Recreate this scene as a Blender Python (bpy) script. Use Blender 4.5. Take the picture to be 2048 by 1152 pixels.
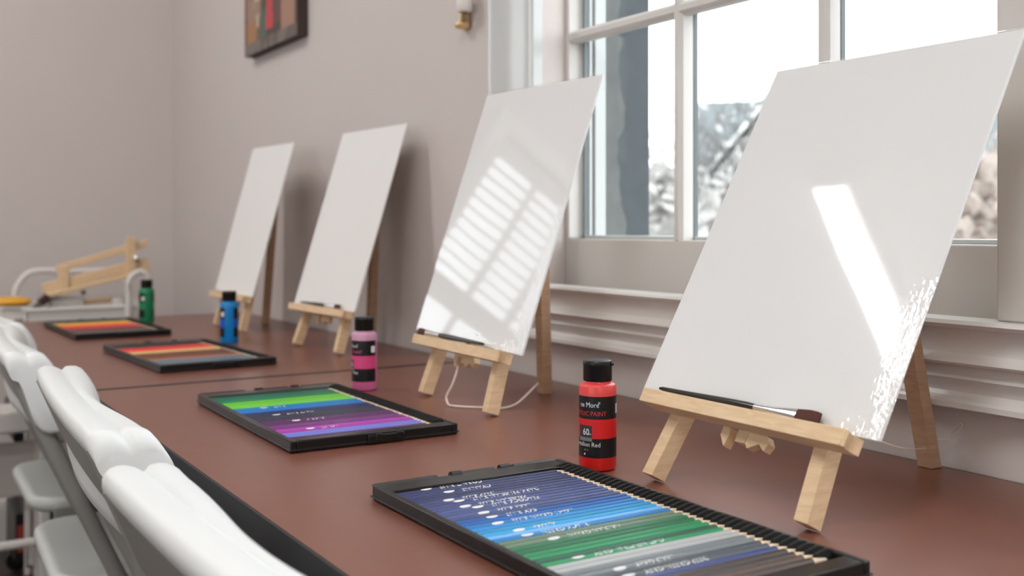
import bpy, bmesh, math, random
from mathutils import Vector, Matrix
random.seed(7)
S = bpy.context.scene
for o in list(bpy.data.objects): bpy.data.objects.remove(o)
R = math.radians
TZ = .74                      # table top height
CAM = Vector((0, 0, .968))
WX, EY, CZ_ = .885, 3.53, 2.75   # window wall, end wall, ceiling

# ------------------------------------------------------------------ camera, world, lights, exposure
cd = bpy.data.cameras.new('camera'); cam = bpy.data.objects.new('camera', cd); S.collection.objects.link(cam)
cam.location = CAM
cam.rotation_euler = (R(90), 0, -math.atan2(.531, .8474))
cd.sensor_width = 36; cd.lens = 2090/2048*36; cd.shift_y = -121/2048
cd.clip_start = .02
cd.dof.use_dof = True; cd.dof.focus_distance = .95; cd.dof.aperture_fstop = 5.8
S.camera = cam
S.view_settings.view_transform = 'Standard'; S.view_settings.look = 'None'
S.view_settings.gamma = 1; S.view_settings.use_curve_mapping = False
S.view_settings.exposure = 0.0

w = bpy.data.worlds.new('overcast sky'); S.world = w; w.use_nodes = True
bg = w.node_tree.nodes['Background']; bg.inputs[0].default_value = (.92, .965, 1, 1); bg.inputs[1].default_value = 4.4
LAMP = 56.0                   # ceiling tube diffusers
def area(name, loc, rot, sx, sy, power, col=(1, 1, 1)):
    l = bpy.data.lights.new(name, 'AREA'); l.shape = 'RECTANGLE'; l.size = sx; l.size_y = sy; l.energy = power; l.color = col
    o = bpy.data.objects.new(name, l); S.collection.objects.link(o); o.location = loc; o.rotation_euler = rot
    return o
# added area lights standing in for daylight; left and rear walls have no windows
area('fill_opposite', (-3.4, -.4, 1.55), (0, R(-90), 0), 1.5, 3.0, 28, (1, .98, .96))
area('fill_rear', (-1.2, -3.35, 1.6), (R(90), 0, 0), 2.4, 1.5, 9, (1, .98, .96))

# ------------------------------------------------------------------ materials
def srgb(r, g, b):
    f = lambda c: (c/255/12.92) if c/255 <= .04045 else ((c/255+.055)/1.055)**2.4
    return (f(r), f(g), f(b))
MATS = {}
def mat(name, col, rough=.5, spec=.5, metal=0, coat=0, coat_rough=.05, noise=0, nscale=40, bump=0, bscale=200, trans=0, emit=0, sss=0):
    if name in MATS: return MATS[name]
    m = bpy.data.materials.new(name); m.use_nodes = True
    nt = m.node_tree; b = nt.nodes['Principled BSDF']
    b.inputs['Base Color'].default_value = (*col, 1); b.inputs['Roughness'].default_value = rough
    b.inputs['Specular IOR Level'].default_value = spec; b.inputs['Metallic'].default_value = metal
    b.inputs['Coat Weight'].default_value = coat; b.inputs['Coat Roughness'].default_value = coat_rough
    if emit:
        b.inputs['Emission Color'].default_value = (1, .98, .95, 1); b.inputs['Emission Strength'].default_value = emit
    tc = nt.nodes.new('ShaderNodeTexCoord')
    if noise:
        n = nt.nodes.new('ShaderNodeTexNoise'); n.inputs['Scale'].default_value = nscale; n.inputs['Detail'].default_value = 5
        nt.links.new(tc.outputs['Object'], n.inputs['Vector'])
        r = nt.nodes.new('ShaderNodeMapRange'); r.inputs['To Min'].default_value = 1-noise; r.inputs['To Max'].default_value = 1+noise
        nt.links.new(n.outputs['Fac'], r.inputs['Value'])
        mx = nt.nodes.new('ShaderNodeVectorMath'); mx.operation = 'SCALE'; mx.inputs[0].default_value = col
        nt.links.new(r.outputs['Result'], mx.inputs['Scale']); nt.links.new(mx.outputs[0], b.inputs['Base Color'])
    if bump:
        n2 = nt.nodes.new('ShaderNodeTexNoise'); n2.inputs['Scale'].default_value = bscale; n2.inputs['Detail'].default_value = 3
        nt.links.new(tc.outputs['Object'], n2.inputs['Vector'])
        bp = nt.nodes.new('ShaderNodeBump'); bp.inputs['Strength'].default_value = bump; bp.inputs['Distance'].default_value = .001
        nt.links.new(n2.outputs['Fac'], bp.inputs['Height']); nt.links.new(bp.outputs['Normal'], b.inputs['Normal'])
    MATS[name] = m; return m

def wood_mat(name, c1, c2, scale=(60, 60, 6), rough=.55):
    m = bpy.data.materials.new(name); m.use_nodes = True; nt = m.node_tree; b = nt.nodes['Principled BSDF']
    tc = nt.nodes.new('ShaderNodeTexCoord'); mp = nt.nodes.new('ShaderNodeMapping'); mp.inputs['Scale'].default_value = scale
    n = nt.nodes.new('ShaderNodeTexNoise'); n.inputs['Scale'].default_value = 3; n.inputs['Detail'].default_value = 6; n.inputs['Distortion'].default_value = .6
    cr = nt.nodes.new('ShaderNodeValToRGB'); cr.color_ramp.elements[0].position = .3; cr.color_ramp.elements[1].position = .72
    cr.color_ramp.elements[0].color = (*c1, 1); cr.color_ramp.elements[1].color = (*c2, 1)
    nt.links.new(tc.outputs['Object'], mp.inputs['Vector']); nt.links.new(mp.outputs[0], n.inputs['Vector'])
    nt.links.new(n.outputs['Fac'], cr.inputs['Fac']); nt.links.new(cr.outputs['Color'], b.inputs['Base Color'])
    b.inputs['Roughness'].default_value = rough; b.inputs['Specular IOR Level'].default_value = .3
    MATS[name] = m; return m

M_wall = mat('wall paint', (.61, .557, .537), .6, .3, noise=.02, nscale=6, bump=.08, bscale=350)
M_trim = mat('white trim paint', (.74, .725, .71), .3, .5, noise=.02, nscale=8)
M_sash = mat('sash paint', (.605, .585, .565), .4, .4, noise=.02, nscale=8)
M_ceil = mat('ceiling paint', (.8, .79, .77), .7, .2)
M_floor = wood_mat('dark floor boards', (.018, .010, .009), (.045, .026, .022), (2, 30, 30), .35)
M_table = mat('mahogany laminate', (.185, .068, .047), .30, .5, noise=.14, nscale=55, bump=.05, bscale=500)
M_edge = mat('black table edging', (.012, .012, .013), .4, .4)
M_pine = wood_mat('pale pine', (.64, .45, .27), (.76, .57, .37), (14, 14, 90))
M_pine_x = wood_mat('pale pine lengthwise', (.64, .45, .27), (.76, .57, .37), (90, 14, 90))
M_canvas = mat('primed white canvas', (.79, .785, .78), .75, .25, bump=.12, bscale=900)
M_black = mat('glossy black plastic', (.006, .006, .006), .30, .32)
M_cap = mat('black cap plastic', (.006, .006, .006), .32, .4)
M_label = mat('black label film', (.006, .006, .007), .35, .4)
M_print = mat('white print', (.75, .75, .75), .5, .3)
M_steel = mat('grey chair steel', (.30, .30, .285), .4, .5)
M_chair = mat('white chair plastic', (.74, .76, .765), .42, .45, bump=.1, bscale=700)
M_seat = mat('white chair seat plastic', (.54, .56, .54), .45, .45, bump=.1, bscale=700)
M_enamel = mat('white enamel', (.70, .67, .64), .35, .5)
M_ferrule = mat('silver ferrule', (.75, .75, .76), .2, .5, metal=1)
M_bristle = mat('dark red bristle', (.07, .018, .012), .6, .3, noise=.3, nscale=600)
M_handle = mat('black lacquer', (.012, .013, .014), .2, .6)
M_cord = mat('off white cord', (.72, .62, .55), .8, .2)
M_tip = mat('bare pencil wood', (.78, .62, .45), .6, .3)
M_brass = mat('brass', (.80, .56, .30), .35, .5, metal=.3)
M_glassdark = mat('window gasket', (.10, .125, .135), .4, .5)

def glass_mat(name, tint=(1, 1, 1), ior=1.45, rough=.0):
    m = bpy.data.materials.new(name); m.use_nodes = True; nt = m.node_tree; nt.nodes.remove(nt.nodes['Principled BSDF'])
    out = nt.nodes['Material Output']; tr = nt.nodes.new('ShaderNodeBsdfTransparent'); tr.inputs[0].default_value = (*tint, 1)
    gl = nt.nodes.new('ShaderNodeBsdfGlossy'); gl.inputs['Roughness'].default_value = rough
    fr = nt.nodes.new('ShaderNodeFresnel'); ge = nt.nodes.new('ShaderNodeNewGeometry')
    mr = nt.nodes.new('ShaderNodeMapRange'); mr.inputs['To Min'].default_value = ior; mr.inputs['To Max'].default_value = 1/ior     # thin sheet: same on both sides
    nt.links.new(ge.outputs['Backfacing'], mr.inputs['Value']); nt.links.new(mr.outputs[0], fr.inputs['IOR'])
    mx = nt.nodes.new('ShaderNodeMixShader')
    nt.links.new(fr.outputs[0], mx.inputs[0]); nt.links.new(tr.outputs[0], mx.inputs[1]); nt.links.new(gl.outputs[0], mx.inputs[2])
    nt.links.new(mx.outputs[0], out.inputs[0]); MATS[name] = m; return m
M_glass = glass_mat('window glass', (.97, .99, .985), 1.12)
_nt = M_glass.node_tree; _tl = _nt.nodes.new('ShaderNodeBsdfTranslucent'); _tl.inputs[0].default_value = (1, 1, 1, 1)
_mx = _nt.nodes.new('ShaderNodeMixShader'); _mx.inputs[0].default_value = .010      # white veil mixed into the pane to imitate outdoor haze
_o = _nt.nodes['Material Output']; _l = _o.inputs[0].links[0].from_socket
_nt.links.new(_l, _mx.inputs[1]); _nt.links.new(_tl.outputs[0], _mx.inputs[2]); _nt.links.new(_mx.outputs[0], _o.inputs[0])
M_film = glass_mat('clear shrink wrap', (1, 1, 1), 1.58, .035)

# ------------------------------------------------------------------ mesh helpers
class MB:
    def __init__(s): s.v = []; s.f = []
    def add(s, vs, fs, M=None):
        k = len(s.v); s.v += [tuple(M @ Vector(p)) if M else tuple(p) for p in vs]; s.f += [[i+k for i in f] for f in fs]; return s
    def box(s, c, d, M=None):
        x, y, z = c; a, b, e = d[0]/2, d[1]/2, d[2]/2
        vs = [(x+i*a, y+j*b, z+k*e) for i in (-1, 1) for j in (-1, 1) for k in (-1, 1)]
        return s.add(vs, [(0, 1, 3, 2), (4, 6, 7, 5), (0, 4, 5, 1), (2, 3, 7, 6), (0, 2, 6, 4), (1, 5, 7, 3)], M)
    def span(s, a, b, M=None):
        return s.box([(a[i]+b[i])/2 for i in range(3)], [abs(a[i]-b[i]) for i in range(3)], M)
    def bar(s, p, q, wd, dp, up=(0, 0, 1)):      # rectangular bar between two points
        p, q = Vector(p), Vector(q); z = (q-p).normalized(); x = Vector(up).cross(z)
        if x.length < 1e-5: x = Vector((1, 0, 0)).cross(z)
        x.normalize(); y = z.cross(x)
        vs = [e+x*(i*wd/2)+y*(j*dp/2) for e in (p, q) for i, j in ((-1, -1), (1, -1), (1, 1), (-1, 1))]
        return s.add(vs, [(3, 2, 1, 0), (4, 5, 6, 7), (0, 1, 5, 4), (1, 2, 6, 5), (2, 3, 7, 6), (3, 0, 4, 7)])
    def tube(s, pts, r, n=10, caps=True):
        pts = [Vector(p) for p in pts]; rs = r if isinstance(r, (list, tuple)) else [r]*len(pts)
        k = len(s.v); px = None
        for i, p in enumerate(pts):
            t = (pts[min(i+1, len(pts)-1)]-pts[max(i-1, 0)]).normalized()
            if px is None: px = t.orthogonal().normalized()
            px = (px-t*px.dot(t)).normalized(); py = t.cross(px)
            for j in range(n):
                a = 2*math.pi*j/n; s.v.append(tuple(p+(px*math.cos(a)+py*math.sin(a))*rs[i]))
        for i in range(len(pts)-1):
            for j in range(n): s.f.append([k+i*n+j, k+i*n+(j+1) % n, k+(i+1)*n+(j+1) % n, k+(i+1)*n+j])
        if caps: s.f.append([k+j for j in range(n)][::-1]); s.f.append([k+(len(pts)-1)*n+j for j in range(n)])
        return s
    def lathe(s, prof, n=48, a0=0, a1=2*math.pi, c=(0, 0)):
        k = len(s.v); full = abs(a1-a0-2*math.pi) < 1e-6; m = n if full else n+1
        for r, z in prof:
            for j in range(m):
                a = a0+(a1-a0)*j/n; s.v.append((c[0]+r*math.cos(a), c[1]+r*math.sin(a), z))
        for i in range(len(prof)-1):
            for j in range(n):
                j2 = (j+1) % m; s.f.append([k+i*m+j, k+i*m+j2, k+(i+1)*m+j2, k+(i+1)*m+j])
        return s
    def loft(s, loops, caps=True):
        k = len(s.v); n = len(loops[0])
        for L in loops: s.v += [tuple(p) for p in L]
        for i in range(len(loops)-1):
            for j in range(n): s.f.append([k+i*n+j, k+i*n+(j+1) % n, k+(i+1)*n+(j+1) % n, k+(i+1)*n+j])
        if caps: s.f.append([k+j for j in range(n)][::-1]); s.f.append([k+(len(loops)-1)*n+j for j in range(n)])
        return s
    def prism(s, poly, a, b, axis=1):            # polygon in the two other axes, extruded along axis
        def P(u, v, t):
            return (t, u, v) if axis == 0 else (u, t, v) if axis == 1 else (u, v, t)
        return s.loft([[P(u, v, a) for u, v in poly], [P(u, v, b) for u, v in poly]])
    def build(s, name, m, parent=None, smooth=35, bevel=0, M=None):
        me = bpy.data.meshes.new(name); me.from_pydata([tuple(p) for p in s.v], [], s.f)
        bm = bmesh.new(); bm.from_mesh(me); bmesh.ops.recalc_face_normals(bm, faces=bm.faces); bm.to_mesh(me); bm.free()
        if M is not None: me.transform(M)
        if smooth:
            me.polygons.foreach_set('use_smooth', [True]*len(me.polygons)); me.set_sharp_from_angle(angle=R(smooth))
        me.materials.append(m); o = bpy.data.objects.new(name, me); S.collection.objects.link(o)
        if parent: o.parent = parent
        if bevel:
            b = o.modifiers.new('bevel', 'BEVEL'); b.width = bevel; b.segments = 2; b.limit_method = 'ANGLE'; b.angle_limit = R(40)
        return o
def tag(o, label, cat, group=None):
    o['label'] = label; o['category'] = cat
    if group: o['group'] = group
    return o
def thing(name, label, cat, loc=(0, 0, 0), rz=0, group=None):
    o = bpy.data.objects.new(name, None); S.collection.objects.link(o); o.empty_display_size = .05
    o.location = loc; o.rotation_euler = (0, 0, rz); return tag(o, label, cat, group)
def struct(o): o['kind'] = 'structure'; return o
def dup(root, loc, rz, label):
    r = root.copy(); S.collection.objects.link(r); r.location = loc; r.rotation_euler = (0, 0, rz); r['label'] = label
    for ch in list(root.children):
        c = ch.copy(); S.collection.objects.link(c); c.parent = r
        for g in list(ch.children):
            d = g.copy(); S.collection.objects.link(d); d.parent = c
    return r
def text_mesh(txt, size, bold=0):
    cu = bpy.data.curves.new('lettering', 'FONT'); cu.body = txt; cu.size = size; cu.resolution_u = 2; cu.offset = bold
    o = bpy.data.objects.new('lettering', cu); S.collection.objects.link(o)
    me = bpy.data.meshes.new_from_object(o.evaluated_get(bpy.context.evaluated_depsgraph_get()))
    vs = [tuple(v.co) for v in me.vertices]; fs = [list(p.vertices) for p in me.polygons]
    bpy.data.objects.remove(o); bpy.data.meshes.remove(me); bpy.data.curves.remove(cu)
    return vs, fs
def ray_at(u, v, axis, val):
    fw = Vector((.531, .8474, 0)).normalized(); rt = Vector((fw.y, -fw.x, 0))
    r = fw+rt*((u-1024)/2090)+Vector((0, 0, -(v-455)/2090)); t = (val-CAM[axis])/r[axis]; return CAM+r*t

# ------------------------------------------------------------------ room shell
def boxobj(name, a, b, m, parent=None, bevel=0): return MB().span(a, b).build(name, m, parent, bevel=bevel)
struct(boxobj('floor', (-3.7, -3.7, -.1), (1.15, 3.75, 0), M_floor))
struct(boxobj('ceiling', (-3.7, -3.7, CZ_), (1.15, 3.75, CZ_+.1), M_ceil))
W1 = (.575, 1.325); W2 = (-.32, .43); WB, WT = .872, 2.35     # window openings along y, and in z
WO = 1.087
wr = MB().span((WX, W1[1], 0), (WO, EY+.2, CZ_)).span((WX, W1[0], 0), (WO, W1[1], WB)).span((WX, W1[0], WT), (WO, W1[1], CZ_))
wr.span((WX, W2[1], 0), (WO, W1[0], CZ_)).span((WX, W2[0], 0), (WO, W2[1], WB)).span((WX, W2[0], WT), (WO, W2[1], CZ_)).span((WX, -3.7, 0), (WO, W2[0], CZ_))
struct(wr.build('wall_right', M_wall))
E3 = (-1.05, -.13, 1.20, 2.06)                                   # end wall window x0 x1 z0 z1
we = MB().span((-3.7, EY, 0), (E3[0], EY+.2, CZ_)).span((E3[1], EY, 0), (WX, EY+.2, CZ_)).span((E3[0], EY, 0), (E3[1], EY+.2, E3[2])).span((E3[0], EY, E3[3]), (E3[1], EY+.2, CZ_))
struct(we.build('wall_end', M_wall))
struct(boxobj('wall_left', (-3.7, -3.7, 0), (-3.5, EY, CZ_), M_wall))
struct(boxobj('wall_rear', (-3.5, -3.7, 0), (WX, -3.5, CZ_), M_wall))
struct(boxobj('baseboard_end', (-3.5, EY-.018, 0), (WX, EY, .14), M_trim, bevel=.004))

# moulded sill under the windows: one continuous profile
prof = [(WX, .884), (WX-.040, .884), (WX-.043, .8805), (WX-.040, .877), (WX-.034, .875), (WX-.029, .868), (WX-.027, .860), (WX-.028, .853), (WX-.033, .848),
        (WX-.034, .8445), (WX-.032, .842), (WX-.022, .840), (WX-.022, .836), (WX-.021, .833), (WX-.024, .831), (WX-.0245, .8285), (WX-.020, .826), (WX-.016, .820),
        (WX-.015, .815), (WX-.017, .811), (WX-.022, .8085), (WX-.0235, .806), (WX-.0235, .801), (WX-.019, .799), (WX, .799)]
struct(MB().prism(prof, -.75, 1.462, 1).build('trim_1', M_trim, smooth=30))
cas = [(WX, 1.325), (WX-.016, 1.325), (WX-.019, 1.329), (WX-.019, 1.335), (WX-.014, 1.340), (WX-.012, 1.350), (WX-.012, 1.405), (WX-.015, 1.420), (WX-.020, 1.432), (WX-.022, 1.440), (WX-.022, 1.449), (WX, 1.449)]
struct(MB().prism(cas, .884, 2.47, 2).build('trim_2', mat('glossy white casing', (.58, .60, .605), .16, .5), smooth=30))
struct(boxobj('trim_3', (WX-.020, W2[1]+.012, .884), (WX+.01, W1[0]-.012, 2.47), M_sash, bevel=.002))
struct(MB().prism([(WX, W2[0]-.12), (WX-.02, W2[0]-.12), (WX-.014, W2[0]), (WX, W2[0])], .884, 2.47, 2).build('trim_4', M_trim))
struct(boxobj('trim_5', (WX-.02, W2[0]-.12, WT), (WX, 1.449, WT+.12), M_trim, bevel=.002))

# masonry reveal outside the sash: parging smeared over darker stone
def reveal_mat():
    m = bpy.data.materials.new('parged stone'); m.use_nodes = True; nt = m.node_tree; b = nt.nodes['Principled BSDF']; b.inputs['Roughness'].default_value = .9
    tc = nt.nodes.new('ShaderNodeTexCoord'); sx = nt.nodes.new('ShaderNodeSeparateXYZ'); nt.links.new(tc.outputs['Object'], sx.inputs[0])
    n = nt.nodes.new('ShaderNodeTexNoise'); n.inputs['Scale'].default_value = 11; n.inputs['Detail'].default_value = 5; nt.links.new(tc.outputs['Object'], n.inputs['Vector'])
    a = nt.nodes.new('ShaderNodeMath'); a.operation = 'MULTIPLY_ADD'; a.inputs[1].default_value = .11; nt.links.new(n.outputs['Fac'], a.inputs[0]); nt.links.new(sx.outputs[0], a.inputs[2])
    g = nt.nodes.new('ShaderNodeMapRange'); g.inputs['From Min'].default_value = 1.086; g.inputs['From Max'].default_value = 1.089; nt.links.new(a.outputs[0], g.inputs['Value'])
    n2 = nt.nodes.new('ShaderNodeTexNoise'); n2.inputs['Scale'].default_value = 45; n2.inputs['Detail'].default_value = 8; nt.links.new(tc.outputs['Object'], n2.inputs['Vector'])
    mx = nt.nodes.new('ShaderNodeMix'); mx.data_type = 'RGBA'; nt.links.new(g.outputs[0], mx.inputs['Factor'])
    mx.inputs['A'].default_value = (.135, .145, .142, 1); mx.inputs['B'].default_value = (.066, .078, .087, 1)
    m2 = nt.nodes.new('ShaderNodeMix'); m2.data_type = 'RGBA'; m2.blend_type = 'MULTIPLY'; m2.inputs['Factor'].default_value = .6
    r = nt.nodes.new('ShaderNodeMapRange'); r.inputs['To Min'].default_value = .6; r.inputs['To Max'].default_value = 1.4; nt.links.new(n2.outputs['Fac'], r.inputs['Value'])
    nt.links.new(mx.outputs['Result'], m2.inputs['A']); nt.links.new(r.outputs[0], m2.inputs['B']); nt.links.new(m2.outputs['Result'], b.inputs['Base Color'])
    return m
struct(boxobj('trim_6', (.997, W1[1]-.006, WB), (WO+.002, W1[1]+.01, WT), reveal_mat()))

def window(name, y0, y1, splits, parent_x=.927):
    root = bpy.data.objects.new(name, None); S.collection.objects.link(root); root.location = (parent_x, (y0+y1)/2, WB); struct(root)
    iy0, iy1 = y0+.010, y1-.009
    P = lambda x, y, z: (x-parent_x, y-(y0+y1)/2, z-WB)
    zr = [1.2605, 1.563, 1.865, 2.167]
    f = MB()
    f.span(P(.927, y0, WB), P(.962, y1, .951)).span(P(.927, y0, WT-.06), P(.962, y1, WT)).span(P(.927, y0, .951), P(.962, iy0, WT)).span(P(.927, iy1, .951), P(.962, y1, WT))
    f.build('sash_frame', M_sash, root, bevel=.002)
    def munt(p, q, horiz):    # bevelled bar profile
        m = MB(); a, b = .0088, .004
        pr = [(.927, -b), (.927, b), (.932, a), (.946, a), (.962, b), (.962, -b), (.946, -a), (.932, -a)]
        if horiz: m.prism([(x-parent_x, z+p[2]-WB) for x, z in pr], p[1]-(y0+y1)/2, q[1]-(y0+y1)/2, 1)
        else: m.prism([(x-parent_x, z+p[1]-(y0+y1)/2) for x, z in pr], p[2]-WB, q[2]-WB, 2)
        return m
    for ys in splits: munt((0, ys, .951), (0, ys, WT-.06), False).build('muntin', M_sash, root)
    for z in zr: munt((0, iy0, z), (0, iy1, z), True).build('muntin', M_sash, root).location.x = .0004
    edges = [iy0]+sorted(splits)+[iy1]; zs = [.951]+zr+[WT-.06]
    for i in range(len(edges)-1):
        for k in range(len(zs)-1):
            a0, a1, b0, b1 = edges[i]+.004, edges[i+1]-.004, zs[k]+.003, zs[k+1]-.003
            MB().add([P(.950, a0, b0), P(.950, a1, b0), P(.950, a1, b1), P(.950, a0, b1)], [(0, 1, 2, 3)]).build('pane', M_glass, root, smooth=0)
    g = MB()                                   # dark glazing gasket and storm frame behind the sash
    for ys in [e for e in edges]: g.span(P(.951, ys-.0085, .951), P(.958, ys-.0045, WT-.06))
    g.build('gasket', M_glassdark, root)
    b = MB()
    b.span(P(.951, iy0, .951), P(.985, iy1, .956)).span(P(.964, iy1-.004, .955), P(.970, iy1, WT-.06)).span(P(.976, iy1-.003, .955), P(.997, iy1+.004, WT-.06))
    b.build('storm_frame', mat('storm frame paint', (.50, .52, .52), .4), root, bevel=.001)
    return root
window('window_1', W1[0], W1[1], [1.0664, .8187])
window('window_2', W2[0], W2[1], [.180, -.068])

# end wall window with a venetian blind (seen as a reflection on the wrapped canvas)
x0, x1, z0, z1 = E3
w3 = bpy.data.objects.new('window_3', None); S.collection.objects.link(w3); w3.location = ((x0+x1)/2, EY, z0); struct(w3)
L3 = lambda x, y, z: (x-(x0+x1)/2, y-EY, z-z0)
f = MB().span(L3(x0, EY+.06, z0), L3(x0+.04, EY+.1, z1)).span(L3(x1-.04, EY+.06, z0), L3(x1, EY+.1, z1)).span(L3(x0, EY+.06, z0), L3(x1, EY+.1, z0+.05)).span(L3(x0, EY+.06, z1-.05), L3(x1, EY+.1, z1))
f.span(L3(x0, EY+.05, 1.385), L3(x1, EY+.1, 1.475)); f.span(L3((x0+x1)/2-.012, EY+.06, z0), L3((x0+x1)/2+.012, EY+.09, z1)); f.span(L3(x1-.26, EY+.06, z0), L3(x1-.24, EY+.09, z1)).build('sash_frame', M_trim, w3)
MB().add([L3(x0, EY+.075, z0), L3(x1, EY+.075, z0), L3(x1, EY+.075, z1), L3(x0, EY+.075, z1)], [(0, 1, 2, 3)]).build('pane', M_glass, w3, smooth=0)
f = MB().span(L3(x0-.08, EY-.018, z0-.08), L3(x0, EY, z1+.08)).span(L3(x1, EY-.018, z0-.08), L3(x1+.08, EY, z1+.08)).span(L3(x0, EY-.018, z1), L3(x1, EY, z1+.08)).span(L3(x0, EY-.03, z0-.08), L3(x1, EY, z0))
f.build('casing', M_trim, w3)
bl = thing('venetian_blind', 'white venetian blind hanging in the end wall window', 'blind', ((x0+x1)/2, EY+.025, z1))
MB().span((-.44, -.02, -.045), (.44, .025, 0)).build('headrail', M_enamel, bl, bevel=.003)
for k in range(11):
    MB().box((0, 0, 0), (.88, .046, .0015), Matrix.Translation((0, 0, -.07-k*.048)) @ Matrix.Rotation(R(2), 4, 'X')).build('slat', M_enamel, bl)
MB().tube([(-.2, -.025, -.04), (-.2, -.025, -.56)], .0012, 6).tube([(.2, -.025, -.04), (.2, -.025, -.56)], .0012, 6).build('cord', M_cord, bl)

# ceiling tube lights
M_diff = mat('lamp diffuser', (.9, .9, .9), .5, emit=LAMP)
def ceil_light(x, y, label):
    t = thing('ceiling_light', label, 'ceiling light', (x, y, CZ_), 0, 'ceiling tube lights')
    MB().span((-.63, -.08, -.02), (.63, .08, 0)).span((-.63, -.08, -.06), (-.61, .08, 0)).span((.61, -.08, -.06), (.63, .08, 0)).build('housing', M_enamel, t, bevel=.003)
    MB().span((-.61, -.052, -.055), (.61, .052, -.02)).build('diffuser', M_diff, t, bevel=.008)
ceil_light(-.785, 2.37, 'long ceiling light nearest the end wall')
ceil_light(-.755, -.2, 'long ceiling light over the middle of the room')
ceil_light(-.755, -2.5, 'long ceiling light nearest the rear wall')

# ------------------------------------------------------------------ tables
def folding_table(y0, y1, label):
    t = thing('folding_table', label, 'table', ((.27+.88)/2, (y0+y1)/2, 0), 0, 'folding tables along the window wall')
    hx, hy = .305, (y1-y0)/2-.0015
    MB().span((-hx+.003, -hy+.0075, TZ-.022), (hx-.003, hy-.0075, TZ)).build('tabletop', M_table, t)
    e = MB(); e.span((-hx, -hy, TZ-.036), (-hx+.003, hy, TZ-.0002)).span((hx-.003, -hy, TZ-.036), (hx, hy, TZ-.0002)).span((-hx+.003, -hy, TZ-.036), (hx-.003, -hy+.0075, TZ-.0002)).span((-hx+.003, hy-.0075, TZ-.036), (hx-.003, hy, TZ-.0002))
    e.build('edge_band', M_edge, t)
    MB().span((-hx+.012, -hy+.02, TZ-.075), (-hx+.03, hy-.02, TZ-.022)).span((hx-.03, -hy+.02, TZ-.075), (hx-.012, hy-.02, TZ-.022)).build('apron_rail', M_edge, t)
    for sy in (-1, 1):
        MB().span((-.04, sy*(hy-.2)-.02, .05), (.04, sy*(hy-.2)+.02, TZ-.022)).span((-.26, sy*(hy-.2)-.025, 0), (.26, sy*(hy-.2)+.025, .05)).build('pedestal_leg', M_edge, t, bevel=.004)
    return t
folding_table(.33, 1.55, 'near brown folding table carrying the red and pink paint bottles')
folding_table(1.55, 2.77, 'far brown folding table carrying the blue and green paint bottles')

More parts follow.
